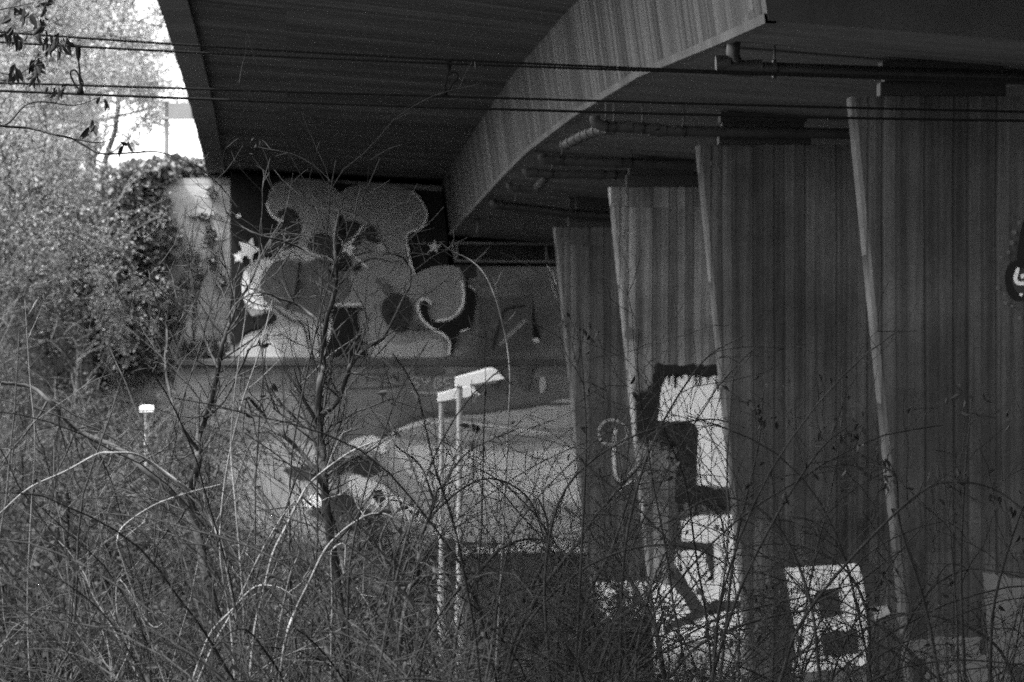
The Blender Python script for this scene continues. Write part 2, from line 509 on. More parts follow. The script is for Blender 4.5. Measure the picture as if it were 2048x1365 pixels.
g = Paint(AY)
g.fill([(461.5, 347), (885, 384), (889, 430), (894, 470), (897, 532), (862, 546), (830, 556), (700, 600), (470, 690), (461.5, 690)], K, False)
g.fill([(533, 410), (540, 380), (560, 362), (590, 357), (625, 360), (655, 370), (677, 386), (700, 374), (740, 368), (780, 368), (815, 380), (840, 398), (853, 425), (850, 445), (838, 460), (813, 470), (818, 510), (828, 547)
        , (845, 541), (868, 534), (890, 531), (915, 535), (926, 550), (929, 585), (922, 615), (905, 635), (885, 643), (868, 645), (880, 668), (895, 690), (893, 714), (482, 714), (478, 695), (488, 675), (505, 664), (525, 658),
        (510, 640), (495, 620), (486, 590), (484, 565), (490, 540), (505, 524), (525, 517), (545, 518), (556, 505), (553, 492), (548, 470), (556, 442), (541, 430)], M)
g.fill([(482, 714), (478, 695), (488, 676), (510, 664), (560, 656), (620, 652), (690, 648), (680, 690), (640, 714)], Lg)
g.fill([(740, 714), (735, 690), (760, 680), (800, 690), (850, 680), (880, 682), (890, 700), (888, 714)], Lg)
g.fill([(553, 525), (560, 500), (600, 495), (650, 505), (690, 512), (700, 540), (640, 530), (600, 520)], Lg)
g.fill([(484, 565), (490, 540), (505, 524), (527, 517), (550, 520), (534, 545), (528, 575), (536, 605), (520, 612), (500, 602), (488, 588)], PA)
g.fill([(519, 575), (525, 548), (545, 527), (575, 519), (605, 526), (640, 517), (668, 525), (690, 545), (700, 572), (690, 600), (665, 622), (640, 646), (615, 632), (560, 612), (530, 603)], D)
g.fill([(484, 640), (510, 632), (545, 626), (552, 640), (530, 652), (500, 660), (482, 668), (474, 655)], K)
g.fill([(553, 430), (562, 420), (582, 418), (596, 432), (602, 455), (598, 482), (580, 497), (558, 500), (548, 480), (556, 455), (566, 443)], C)
for x, y, rx, ry, m in ((640, 488, 25, 20, C), (670, 500, 20, 16, C), (704, 462, 18, 22, C), (738, 466, 14, 17, C), (697, 480, 26, 14, C), (752, 482, 9, 6, C), (762, 497, 9, 12, Lg), (640, 430, 0.1, .1, D)):
    if rx > 1: g.blob(x, y, rx, ry, m)
g.fill([(673, 424), (681, 428), (690, 460), (693, 498), (680, 510), (668, 505), (671, 455)], K)
g.fill([(662, 528), (690, 512), (702, 518), (702, 531), (721, 531), (716, 540), (690, 543), (668, 540)], K)
g.stroke([(690, 500), (712, 472), (727, 452)], 5, PA); g.stroke([(695, 498), (716, 520), (738, 538)], 4, PA); g.stroke([(694, 496), (672, 468)], 4, Lg)
g.stroke([(669, 430), (667, 470), (668, 510), (664, 540)], 4, Lg)
g.star(696, 496, 17, PA, .3, .55); g.blob(696, 496, 9, 10, W)
g.stroke([(625, 361), (650, 367), (670, 380), (678, 389)], 3, Lg)
g.stroke([(534, 405), (537, 420), (546, 433), (556, 440), (567, 442)], 5, PA)
g.stroke([(818, 381), (838, 397), (852, 423), (850, 444), (839, 458), (813, 470), (816, 500), (821, 525), (829, 549)], 4.5, PA)
g.stroke([(670, 610), (722, 609)], 7, W); g.stroke([(486, 590), (496, 606), (515, 616), (545, 617)], 6, W); g.stroke([(485, 560), (487, 585), (497, 602)], 5, W)
g.fill([(664, 615), (724, 616), (726, 620), (714, 623), (715, 645), (724, 688), (734, 714), (638, 714), (655, 684), (662, 645)], K, False)
g.stroke([(662, 640), (655, 682), (634, 712)], 5, PA)
g.stroke([(570, 620), (590, 590), (600, 520)], 4, K); g.stroke([(600, 560), (593, 600)], 5, K); g.stroke([(664, 622), (640, 650), (632, 668)], 4, C); g.stroke([(545, 612), (580, 640), (605, 650), (618, 700)], 4, C)
g.fill([(839, 607), (850, 603), (856, 612), (856, 630), (870, 645), (895, 644), (918, 633), (931, 605), (931, 558), (936, 556), (938, 574), (950, 590), (948, 620), (940, 654), (916, 666), (910, 685), (905, 706), (893, 714), (900, 692), (895, 676), (870, 664), (848, 644)], K)
g.stroke([(863, 609), (854, 600), (841, 600), (835, 611), (842, 636), (862, 656), (888, 671), (899, 688), (897, 712)], 5.5, PA)
g.stroke([(922, 562), (927, 590), (921, 617), (900, 637), (871, 642)], 5.5, PA); g.stroke([(937, 572), (950, 582)], 4, PA); g.stroke([(920, 664), (941, 657)], 4, PA)
g.blob(793, 625, 31, 38, C); g.blob(786, 609, 2.5, 3, K, 8); g.blob(802, 611, 2.5, 3, K, 8); g.stroke([(777, 636), (783, 628), (791, 626), (798, 629), (803, 637)], 3, K)
for x, y, rx, ry in ((772, 578, 9, 12), (756, 564, 5, 6), (766, 559, 3, 3), (827, 652, 9, 11), (845, 658, 5, 6), (838, 645, 2, 2)): g.blob(x, y, rx, ry, D)
g.star(868, 495, 15, PA, .1); g.star(497, 500, 25, W, .35, .5); g.star(478, 515, 13, W, .1, .5); g.blob(477, 433, 5, 4, PA, 10)
g.stroke([(500, 519), (478, 545), (470, 580), (476, 612), (496, 632)], 9, K)
g.build("bubble_letter_mural", abut)
g = Paint(AY)
g.fill([(889, 531), (953, 530), (953, 556), (889, 556)], C, False)
g.rough([(958, 596), (1064, 592), (1064, 640), (1070, 700), (958, 712)], D, 4, 4)
g.stroke([(985, 700), (1000, 650), (1012, 620), (1050, 612)], 6, C); g.stroke([(1000, 690), (1030, 660), (1052, 640)], 8, M)
g.fill([(1066, 598), (1070, 640), (1082, 680), (1068, 684), (1065, 640)], K, False); g.blob(1072, 681, 7, 5, PA, 9)
g.stroke([(1094, 532), (1105, 548), (1112, 570)], 4, PA); g.stroke([(1100, 560), (1114, 600)], 3, PA)
g.build("faded_graffiti", abut)
g = Paint(LY)
for a in ([(712, 748), (712, 769)], [(726, 749), (766, 751)], [(733, 750), (733, 772)], [(762, 752), (762, 775)], [(733, 760), (750, 760)], [(784, 746), (795, 764), (795, 746)], [(808, 748), (808, 775)], [(690, 778), (760, 776), (815, 772)],
          [(832, 735), (842, 742), (832, 750)], [(830, 732), (830, 752)], [(1048, 728), (1062, 742), (1075, 730)], [(1052, 728), (1052, 745)]): g.stroke(a, 2.6, C)
for a in ([(838, 757), (824, 756), (822, 763), (836, 768), (834, 776), (818, 776)], [(843, 756), (852, 766), (861, 755)], [(852, 766), (850, 778)], [(868, 777), (872, 757), (882, 760), (874, 767), (885, 771), (868, 777)], [(902, 757), (890, 758), (890, 766), (902, 769), (900, 777), (888, 777)], [(820, 784), (860, 787), (880, 784)]): g.stroke(a, 3, Lg)
for x, y, w, h, m in ((1050, 750, 20, 50, C), (985, 752, 24, 30, D), (1085, 770, 10, 26, Lg), (930, 760, 30, 26, D), (860, 742, 40, 14, D), (1010, 772, 14, 24, C)): g.blob(x, y, w/1.5, h/1.5, m if m != C else D)
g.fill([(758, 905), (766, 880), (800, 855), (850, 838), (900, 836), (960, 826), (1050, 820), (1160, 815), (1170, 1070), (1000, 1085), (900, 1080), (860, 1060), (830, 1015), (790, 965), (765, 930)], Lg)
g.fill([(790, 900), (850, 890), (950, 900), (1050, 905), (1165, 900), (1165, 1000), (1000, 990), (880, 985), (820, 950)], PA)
g.rough([(910, 1096), (1060, 1088), (1250, 1092), (1250, 1110), (1060, 1108), (930, 1114)], PA, 39, 6)
g.stroke([(762, 874), (800, 853), (850, 830), (890, 824), (950, 827), (1010, 818), (1060, 810), (1140, 808)], 6, D)
g.stroke([(918, 838), (960, 842), (1030, 856), (1120, 860), (1165, 852)], 8, M); g.stroke([(918, 852), (980, 866), (1060, 876), (1165, 868)], 8, M); g.stroke([(790, 870), (850, 876), (905, 885), (1000, 884), (1100, 880)], 8, M)
g.stroke([(920, 845), (990, 853), (1100, 868)], 4, PA); g.stroke([(860, 846), (900, 842)], 8, PA); g.stroke([(785, 865), (830, 850), (860, 842)], 7, W)
g.stroke([(765, 900), (720, 920), (700, 890), (740, 876), (765, 884)], 9, W)
g.rough([(700, 892), (735, 878), (770, 884), (772, 905), (745, 918), (710, 912)], W, 2)
g.rough([(440, 900), (560, 880), (690, 890), (760, 905), (800, 960), (850, 1020), (880, 1070), (840, 1110), (640, 1120), (440, 1100)], M, 3)
g.rough([(650, 925), (700, 912), (750, 916), (765, 940), (742, 957), (700, 945), (655, 955), (600, 960), (560, 940)], C, 5)
g.rough([(692, 955), (715, 948), (738, 958), (748, 975), (735, 998), (712, 996), (700, 980)], W, 6, 6); g.rough([(775, 978), (800, 992), (826, 1010), (846, 1032), (836, 1050), (806, 1036), (780, 1012)], PA, 36, 7); g.rough([(745, 960), (775, 975), (790, 1000), (770, 1020), (740, 1008)], W, 37, 6); g.rough([(850, 1036), (880, 1050), (900, 1075), (860, 1070)], PA, 38, 5)
g.rough([(744, 985), (764, 978), (772, 1000), (760, 1018), (748, 1002)], C, 7, 4); g.rough([(640, 990), (690, 985), (720, 1010), (780, 1040), (760, 1070), (680, 1060), (620, 1030)], C, 8, 4)
g.rough([(600, 1000), (640, 985), (655, 1010), (620, 1020)], W, 9)
g.rough([(928, 1118), (1035, 1114), (1050, 1150), (1046, 1215), (930, 1222)], K, 10, 3)
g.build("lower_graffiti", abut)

# ------------------------------------------------------------------ piers
PIER = []
def pier(name_label, Y, px_top, py_top, mat):
    fx = (px_top - VX)/F*(Y - .15); zt = EYE + (VY - py_top)/F*Y
    X0, X1 = fx, fx + 4.45
    zg = EYE - 3.6
    r = empty("concrete_pier", ((X0 + X1)/2, Y, zg), name_label, "pier", "bridge piers in a row")
    t = .3; yf, yb_ = Y - t/2, Y + t/2
    ch = .025
    rings = []
    for k in range(9):
        z = zg + (zt - zg)*k/8; d = .1*(zt - z)
        a, b = X0 + d, X1 - d
        rings.append([(a + ch, yf, z), (b - ch, yf, z), (b, yf + ch, z), (b, yb_ - ch, z), (b - ch, yb_, z), (a + ch, yb_, z), (a, yb_ - ch, z), (a, yf + ch, z)])
    m = MB(); m.loft(rings); m.build("pier_wall", M_piers[mat], r)
    # bearings: plinth, pot and the block let down from the girder
    for side in (0, 1):
        bx = X0 + .19 if side == 0 else X1 - .19 - .78
        top = und(bx + .4, Y) - .002
        h = top - zt
        m = MB(); m.box(bx, bx + .80, yf + .05, yb_ - .05, zt + .003, zt + h*.42); o = m.build("bearing", M_bear, r, bevel=.008)
        m = MB(); m.box(bx + .03, bx + .74, yf + .06, yb_ - .06, zt + h*.425, zt + h*.68); m.build("sliding_plate", M_bear, o)
        m = MB(); m.box(bx + .01, bx + .76, yf + .03, yb_ - .03, zt + h*.685, top); m.build("upper_plinth", M_bear, o, bevel=.006)
    return r, yf
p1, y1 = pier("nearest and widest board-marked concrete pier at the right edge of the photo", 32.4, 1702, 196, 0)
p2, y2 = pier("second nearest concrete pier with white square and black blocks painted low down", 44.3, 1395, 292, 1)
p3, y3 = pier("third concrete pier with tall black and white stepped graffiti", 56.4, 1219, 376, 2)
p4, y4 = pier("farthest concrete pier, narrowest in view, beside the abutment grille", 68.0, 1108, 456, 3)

g = Paint(y3)
g.rough([(1320, 752), (1500, 750), (1510, 975), (1393, 972), (1395, 855), (1380, 842), (1314, 842)], W, 11, 2)
g.rough([(1310, 728), (1500, 733), (1500, 752), (1334, 752), (1322, 775), (1316, 842), (1342, 842), (1386, 846), (1396, 860), (1393, 972), (1500, 985), (1500, 1018), (1428, 1024), (1400, 1008), (1350, 1006), (1352, 895), (1300, 884), (1274, 884), (1271, 790), (1304, 770)], K, 12, 5)
g.drips(1312, 1480, 752, K, 16, 3, 26); g.drips(1280, 1345, 886, K, 14, 4, 26); g.drips(1355, 1480, 1012, K, 18, 5, 30)
g.rough([(1362, 1040), (1400, 1032), (1510, 1024), (1520, 1215), (1450, 1205), (1402, 1214), (1380, 1180), (1348, 1128), (1350, 1100), (1362, 1090)], W, 13, 3)
g.rough([(1340, 1032), (1354, 1030), (1357, 1082), (1425, 1086), (1427, 1130), (1425, 1168), (1412, 1128), (1408, 1102), (1344, 1100)], C, 14, 2)
g.rough([(1302, 1165), (1340, 1170), (1380, 1215), (1400, 1232), (1520, 1212), (1520, 1300), (1310, 1320)], W, 15, 3)
g.rough([(1334, 1142), (1352, 1134), (1405, 1212), (1425, 1200), (1520, 1204), (1520, 1218), (1430, 1216), (1402, 1238), (1330, 1265), (1322, 1254), (1380, 1224)], C, 16, 4)
g.rough([(1302, 1310), (1400, 1280), (1420, 1300), (1500, 1270), (1500, 1380), (1320, 1400)], Lg, 17, 4)
g.blob(1258, 668, 11, 13, D)
g.build("stepped_graffiti", p3)
g = Paint(y4)
g.rough([(1192, 1165), (1420, 1160), (1420, 1310), (1205, 1315)], W, 18, 3)
g.rough([(1258, 1235), (1290, 1234), (1296, 1290), (1262, 1294)], D, 19, 3)
g.stroke([(1196, 862), (1206, 846), (1225, 840), (1246, 848), (1254, 866), (1246, 884), (1226, 890), (1204, 884), (1196, 866)], 5, M)
g.stroke([(1230, 868), (1228, 890), (1228, 930), (1234, 958), (1250, 960), (1266, 940)], 6, Lg); g.blob(1230, 862, 5, 6, Lg, 10)
g.stroke([(1235, 985), (1255, 968), (1290, 950)], 6, Lg)
g.build("pale_tag", p4)
g = Paint(y2)
g.rough([(1566, 1136), (1716, 1128), (1726, 1160), (1736, 1240), (1742, 1335), (1584, 1355), (1590, 1262), (1577, 1190)], W, 20, 2)
g.stroke([(1562, 1128), (1640, 1128), (1716, 1122)], 8, C); g.stroke([(1560, 1130), (1568, 1170), (1577, 1230), (1584, 1300), (1584, 1318)], 12, C)
g.rough([(1632, 1180), (1676, 1177), (1683, 1228), (1640, 1240)], C, 21, 2); g.rough([(1642, 1266), (1714, 1258), (1718, 1306), (1646, 1310)], C, 22, 3)
g.rough([(1720, 1122), (1745, 1128), (1752, 1200), (1738, 1215), (1726, 1170)], C, 23, 4); g.rough([(1745, 1215), (1775, 1210), (1780, 1230), (1750, 1240)], M, 24, 3)
g.rough([(1580, 1348), (1745, 1330), (1748, 1380), (1580, 1380)], D, 25, 3)
g.build("block_graffiti", p2)
g = Paint(y1)
g.rough([(1815, 1282), (1905, 1272), (1962, 1276), (1960, 1308), (1840, 1316), (1815, 1310)], D, 26, 4)
g.rough([(1850, 1318), (2000, 1305), (2040, 1380), (1850, 1390)], D, 27, 5)
g.rough([(1966, 1148), (2010, 1150), (2060, 1160), (2060, 1330), (1980, 1330)], D, 28, 6)
g.blob(2038, 562, 31, 39, K, 24); g.stroke([(2062, 420), (2048, 470), (2040, 530)], 18, K); g.blob(2044, 562, 20, 27, C, 20); g.stroke([(2060, 600), (2068, 640)], 22, K)
g.stroke([(2036, 536), (2030, 555), (2034, 566), (2048, 567), (2055, 560)], 8, W); g.blob(2044, 553, 4, 5, PA, 8); g.blob(2041, 590, 3.5, 3.5, PA, 8)
for x, y, r in ((2027, 465, 5), (2022, 486, 5), (2015, 505, 4), (2000, 515, 3), (1994, 577, 4), (2009, 607, 4), (2022, 613, 3), (2037, 637, 4), (2036, 446, 4), (2006, 590, 3)): g.blob(x, y, r, r, D, 10)
g.build("ring_tag", p1)

for (pr, yf, x0, y0, n, h, sd) in ((p1, y1, 1708, 215, 16, 260, 1), (p2, y2, 1402, 305, 40, 200, 2), (p3, y3, 1226, 386, 50, 170, 3), (p4, y4, 1115, 466, 26, 130, 4)):
    g = Paint(yf); r = random.Random(sd)
    for _ in range(n):
        u = r.random()**1.6; y = y0 + u*h; x = x0 + .1*(y - y0) + r.choice((6, 16, 30))*(yf and 32/yf + .3) + r.uniform(-3, 3); l = r.uniform(2, 11); w = r.uniform(.6, 1.6)
        g.fill([(x - w, y), (x + w, y + 1), (x + w*.6, y + l), (x - w*.7, y + l*.9)], M if pr is p3 else D, False); g.k = 0
    o = g.build("lime_streaks", pr)
# ------------------------------------------------------------------ drain pipes under the girder
def pipe(label, parts, mat, clamps=(), couplings=()):
    """parts: list of (pixel polyline with depth, radius)"""
    root = None
    for i, part in enumerate(parts):
        pts, r = part[0], part[1]; q = smooth_line([P(*p) for p in pts], 6 if len(part) < 3 else 40)
        if root is None:
            root = empty("drain_pipe", tuple(q[0]), label, "pipe", "drain pipes under the girder")
        if len(part) == 3:      # ringed flexible bend
            for k in range(part[2] + 1):
                j = min(len(q) - 3, max(2, int(k/part[2]*(len(q) - 1)))); t = q[j+1] - q[j-1]; t /= np.linalg.norm(t)
                m = MB(); m.tube([q[j] - t*.035, q[j] + t*.035], r*1.22, 14); m.build("bend_ring", M_iron, root)
        m = MB(); m.tube(q, r, 14); m.build("pipe_run" if i == 0 else "pipe_bend", mat, root, smooth=True)
    for (x, y, Y, r, hang) in clamps:
        c = np.array(P(x, y, Y)); m = MB(); m.tube([c - [.012, 0, 0], c + [.012, 0, 0]], r*1.18, 14)
        if hang: m.tube([c + [0, 0, r], [c[0], c[1], und(c[0], Y) + .01]], .009, 6)
        m.build("clamp", M_iron, root)
    for (x, y, Y, r) in couplings:
        c = np.array(P(x, y, Y)); m = MB(); m.tube([c - [.045, 0, 0], c + [.045, 0, .004]], r*1.15, 14); m.build("coupling", mat, root, smooth=True)
    return root
pipe("black drain pipe running to the bearing of the nearest pier", [
    ([(1468, 80, 31.9), (1468, 118, 31.9), (1490, 136, 31.9), (1560, 139, 31.9), (1780, 147, 31.9), (2100, 158, 31.9)], .043),
    ([(1446, 132, 31.9), (1470, 136, 31.9), (1500, 137, 31.9)], .052)], M_iron, [(1549, 138, 31.9, .05, 1)], [(1446, 130, 31.9, .05), (1510, 137, 31.9, .045)])
pipe("corrugated drain pipe with pale ringed bend below the girder at the second nearest pier", [
    ([(1190, 232, 44.0), (1192, 246, 44.0), (1215, 254, 44.0), (1262, 255, 44.0), (1300, 258, 44.0), (1322, 262, 44.0), (1450, 264, 44.0), (1700, 268, 44.0)], .046),
    ([(1222, 258, 44.6), (1190, 262, 45.4), (1160, 274, 46.6), (1130, 290, 48.0)], .046, 7)], M_pipe,
    [(1212, 254, 44, .05, 1), (1228, 255, 44, .048, 1), (1285, 256, 44, .048, 1), (1367, 263, 44, .048, 1)] + [(1205 - 12.5*i, 261 + 4.7*i - (3 if i < 2 else 0), 45.1 + .45*i, .044, 0) for i in range(0)], [(1255, 255, 44, .045), (1308, 260, 44, .045), (1322, 262, 44, .045)])
pipe("long grey drain pipe above the third pier, upper one of two", [
    ([(1084, 309, 55.0), (1088, 318, 55.0), (1110, 321, 55.0), (1240, 326, 55.0), (1450, 331, 55.0)], .052)], M_pipe, [(1124, 321, 55, .053, 1), (1262, 327, 55, .053, 1)], [(1112, 321, 55, .052), (1235, 326, 55, .052)])
pipe("grey drain pipe above the third pier, lower one of two with a short branch", [
    ([(1052, 338, 57.2), (1056, 346, 57.2), (1080, 347, 57.2), (1130, 349, 57.2), (1300, 350, 57.2), (1420, 352, 57.2)], .048),
    ([(1094, 350, 57.3), (1086, 362, 58.4), (1074, 376, 59.6)], .045, 5), ([(1018, 366, 59.6), (1024, 376, 59.6), (1074, 377, 59.6)], .035)], M_pipe,
    [(1104, 348, 57.2, .05, 1), (1230, 350, 57.2, .05, 0)] + [], [(1066, 346, 57.2, .048), (1200, 350, 57.2, .048), (1030, 377, 59.6, .038)])
pipe("black drain pipe sloping to the farthest pier", [
    ([(985, 401, 67.6), (992, 411, 67.6), (1020, 413, 67.6), (1090, 421, 67.6), (1150, 428, 67.6), (1300, 436, 67.6)], .058)], M_iron, [(1031, 414, 67.6, .058, 1), (1152, 428, 67.6, .058, 1)], [(1000, 411, 67.6, .058)])
m = MB(); a = P(955, 438, 77.5); b = P(954, 468, 77.5)
hb = empty("hanging_bracket", (a[0], a[1], b[2]), "small dark bracket hanging from the girder left of the farthest pier", "bracket")
m.tube([(a[0], a[1], und(a[0], a[1]) + .01), (a[0] + .01, a[1], (a[2] + b[2])/2), b], .022, 8); m.box(b[0] - .06, b[0] + .03, b[1] - .03, b[1] + .03, b[2] - .05, b[2] + .02); m.build("hanger_rod", M_iron, hb)
m = MB(); m.box(a[0] - .045, a[0] + .045, a[1] - .04, a[1] + .04, und(a[0], a[1]) - .05, und(a[0], a[1]) - .001); m.build("base_plate", M_iron, hb)

# ------------------------------------------------------------------ overhead railway wires
def wire(label, tab, Y, r, strands):
    xs_ = [t[0] for t in tab]; cf = np.polyfit(xs_, [t[1] for t in tab], 3 if len(tab) > 4 else 2)
    px = np.linspace(-1500, 4200, 400) if not strands else np.linspace(-900, 3400, 2600)
    def yy(x):
        xc = np.clip(x, -150, 2200); base = np.polyval(cf, xc)
        s0 = np.polyval(np.polyder(cf), xc); return base + s0*(x - xc)
    pts = np.array([P(x, yy(x), Y) for x in px])
    rad = np.full(len(px), r)
    if strands: rad = r*(1 + .13*np.sin(pts[:, 0]*2*np.pi/.022) + np.random.default_rng(7).normal(size=len(px))*.06)
    pl = Plant(); pl.stem(pts, rad, 6)
    o = pl.build("overhead_wire", M_wire)
    return tag(o, label, "wire", "overhead railway wires")
NY, FY = 24.0, 28.4
TA = [(0, 65), (300, 85), (600, 103), (840, 118.6), (1400, 141), (2048, 160)]
TB = [(0, 85), (300, 101), (600, 115), (840, 125.7), (1400, 145), (2048, 161.5)]
TC = [(0, 166), (300, 176), (600, 184.6), (840, 191), (1400, 208.5), (2048, 224)]
TD = [(0, 182), (300, 195), (600, 205), (840, 214), (1400, 230), (2048, 242)]
wire("topmost stranded overhead railway wire crossing under the bridge", TA, FY, .0065, True)
wire("overhead railway wire just below the topmost one, carrying the left dropper", TB, NY, .0055, True)
wire("overhead railway wire third from the top, below the right dropper", TC, FY, .0065, False)
wire("lowest overhead railway wire, below the left dropper", TD, NY, .006, False)
def dropper(label, Y, top, clamp_h, tail, loop, foot):
    r = empty("wire_dropper", P(*foot, Y), label, "dropper", "droppers between the overhead wires")
    def T(pts): return smooth_line([P(*p, Y) for p in pts], 5)
    m = MB(); m.tube(T(tail), .0045, 6); m.build("hanger_cable", M_wire, r, smooth=True)
    m = MB(); m.tube(T(loop), .0042, 6); m.build("cable_loop", M_wire, r, smooth=True)
    s = 1.0/F*Y
    for (x, y), k in ((top, clamp_h), (foot, -clamp_h*.55)):
        c = P(x, y, Y); m = MB()
        m.tube([(c[0] - 6.5*s, Y, c[2] + 1*s), (c[0] + 6.5*s, Y, c[2])], 3.6*s, 8)
        m.tube([(c[0], Y, c[2]), (c[0] + 0.6*s, Y, c[2] - k*.55*s), (c[0] + 1*s, Y, c[2] - k*s)], [6*s, 5.2*s, 2.2*s], 8)
        m.tube([(c[0], Y - .02, c[2] - k*.25*s), (c[0], Y + .02, c[2] - k*.25*s)], 2.6*s, 6)
        m.build("wire_clamp", M_wire, r)
dropper("left wire dropper with a cable loop, against the pale trees", NY, (156, 94), 28, [(157, 118), (159, 140), (161, 160), (163, 180)],
        [(157, 178), (147, 164), (141, 150), (143, 142), (150, 141), (157, 150), (159, 162), (162, 172), (166, 166), (161, 156)], (161, 186))
dropper("right wire dropper with a cable loop, against the dark deck underside", FY, (897, 122), 22, [(897, 142), (894, 155), (891, 170), (889, 186)],
        [(892, 156), (902, 146), (911, 145), (916, 151), (913, 160), (905, 168), (900, 177), (894, 184), (890, 176), (889, 170)], (889, 190))

# ------------------------------------------------------------------ street lamps
def lamp(label, Y, pole_px, head, toward=False):
    s = Y/F
    zb_ = ground(P(pole_px, 0, Y)[0], Y)
    x0 = P(pole_px, 0, Y)[0]
    (hx, hy) = head
    r = empty("street_lamp", (x0, Y, zb_), label, "street lamp", "street lamps on the path")
    zt = EYE + (VY - hy)*s
    m = MB(); m.tube([(x0, Y, zb_ - .2), (x0, Y, zb_ + 1.0), (x0, Y, zb_ + 1.02), (x0, Y, zt + .02)], [.05, .05, .034, .031], 14)
    m.build("lamp_post", M_pole, r, smooth=True)
    # head: rising wedge with rounded nose, profile along u
    k = .45 if toward else 1.0
    prof = [(-.045, -.005), (-.045, .095), (.0, .105), (.30, .19), (.345, .192), (.39, .17), (.455, .09), (.46, .075)]
    bott = [(.46, .07), (-.045, -.012)]
    m = MB(); rings = []
    for w, kk in ((-.09, .86), (-.075, .97), (0, 1.0), (.075, .97), (.09, .86)):
        ring = []
        for (u, h) in prof + bott:
            hh = k*(h if h < .08 else h*kk)
            ring.append((x0 + w, Y + u, zt + hh) if toward else (x0 + u, Y + w, zt + hh))
        rings.append(ring)
    m.loft(rings); m.build("lamp_head", M_lampw, r, bevel=0)
    m = MB()
    def Q(u, w, h): return (x0 + w, Y + u, zt + h) if toward else (x0 + u, Y + w, zt + h)
    m.loft([[Q(u, -.06, k*u*.16 - .028), Q(u, .06, k*u*.16 - .028), Q(u, .05, k*u*.16 + .01), Q(u, -.05, k*u*.16 + .01)] for u in (.12, .2, .3, .38)])
    o = m.build("lamp_lens", M_lens, r, bevel=.01)
    return r
lamp("taller looking white street lamp, nearer one of the pair before the abutment", 53.0, 919, (919, 772))
lamp("smaller looking white street lamp, standing behind its nearer twin", 61.5, 883, (883, 802))
lamp("lone white street lamp half hidden in the bushes at the left", 66.0, 293, (293, 824), True)

# ------------------------------------------------------------------ road sign on the embankment
sx, sy_, sz = P(333, 300, 93)
rs = empty("road_sign", (sx, 93, ground(sx, 93)), "pale road sign on a post on the embankment beside the bridge edge", "road sign")
m = MB(); m.tube([(sx, 93, ground(sx, 93) - .3), (sx, 93, P(0, 206, 93)[2])], .05, 10); m.build("sign_post", M_pole, rs, smooth=True)
m = MB(); a = P(337, 240, 93); b = P(440, 207, 93); m.box(a[0], b[0], 92.88, 92.91, a[2], b[2]); m.build("sign_panel", M_sign, rs)
m = MB(); a = P(324, 238, 93); b = P(339, 204, 93)
m.tube([(a[0], 92.93, a[2]), (b[0], 92.93, a[2])], .025, 6); m.tube([(a[0], 92.93, b[2]), (b[0], 92.93, b[2])], .025, 6); m.tube([(a[0], 92.93, a[2]), (a[0], 92.93, b[2])], .025, 6); m.build("sign_bracket", M_pole, rs)
#VEGETATION
# ------------------------------------------------------------------ far trees and shrubs on the embankment
def leafy_tree(seed, X, Y, H, spread, nlev, n_leaf, lsize, label, group, name="leafy_tree", leaf=None, cat="tree", tr=.07, bark=None):
    rng = np.random.default_rng(seed); zg = ground(X, Y)
    r = empty(name, (X, Y, zg), label, cat, group)
    wood = Plant(); tips = []
    trunk = grow(rng, (X, Y, zg - .1), (rng.normal()*.1, rng.normal()*.1, 1), H*.75, 10, .09, .05)
    wood.stem(trunk, np.linspace(tr, tr*.3, len(trunk)), 7)
    cl = []
    nb = 16
    for i in range(nb):
        u = rng.uniform(.12, 1)*(len(trunk) - 1.01); k = int(u); p = trunk[k] + (trunk[k+1] - trunk[k])*(u - k)
        a = rng.uniform(0, 6.28); d = (math.cos(a), math.sin(a), rng.uniform(.1, .9))
        q = grow(rng, p, d, spread*rng.uniform(.6, 1.25), 9, .16, .03)
        wood.stem(q, np.linspace(tr*.4, .008, len(q)), 5)
        for j in range(7):
            t = rng.integers(2, len(q)); dd = spread_dir(rng, q[t] - q[t-1], rng.uniform(.4, 1.1))
            s = grow(rng, q[t], dd, spread*rng.uniform(.25, .6), 6, .2, .02)
            wood.stem(s, np.linspace(.012, .005, len(s)), 3); cl.append(s[3:])
            for _ in range(3):
                s2 = grow(rng, s[rng.integers(1, len(s))], spread_dir(rng, dd, .8), spread*rng.uniform(.12, .3), 4, .2, .02)
                wood.stem(s2, np.linspace(.007, .004, len(s2)), 3); cl.append(s2[1:])
    wood.build("trunk", bark or M_grey, r)
    cl = np.concatenate(cl); pick = cl[rng.integers(0, len(cl), n_leaf)] + rng.normal(size=(n_leaf, 3))*spread*.06
    lv = Plant(); lv.leaves(rng, pick, lsize, .2, .6); lv.build("crown", leaf or M_leaft, r)
    return r

TREES = [(-6.3, 97, 8.0, 2.6), (-4.9, 101, 9.0, 2.8), (-4.1, 96, 7.0, 1.5), (-5.2, 92, 6.5, 2.3), (-7.0, 105, 10, 3.0), (-3.9, 104, 7.6, 1.3), (-6.6, 90, 6.0, 2.2), (-4.2, 110, 10.5, 2.6)]
TL = ["pale spring tree with loose leafy crown on the left embankment", "tall pale tree reaching above the frame behind the left embankment"]
for i, (x, y, h, s) in enumerate(TREES + [(-5.6, 88, 5.5, 2.0), (-8.2, 98, 9, 3.0), (-4.4, 90, 5.0, 1.8), (-7.4, 86, 6, 2.2), (-3.75, 99, 7.0, .9), (-4.3, 102, 8.8, 1.4), (-4.6, 94, 7.5, 1.6)]):
    leafy_tree(100 + i, x, y, h, s, 3, 13000, .062, TL[1] if h > 8.5 else TL[0], "pale trees on the embankment")
SHRUBS = []
rs_ = random.Random(5)
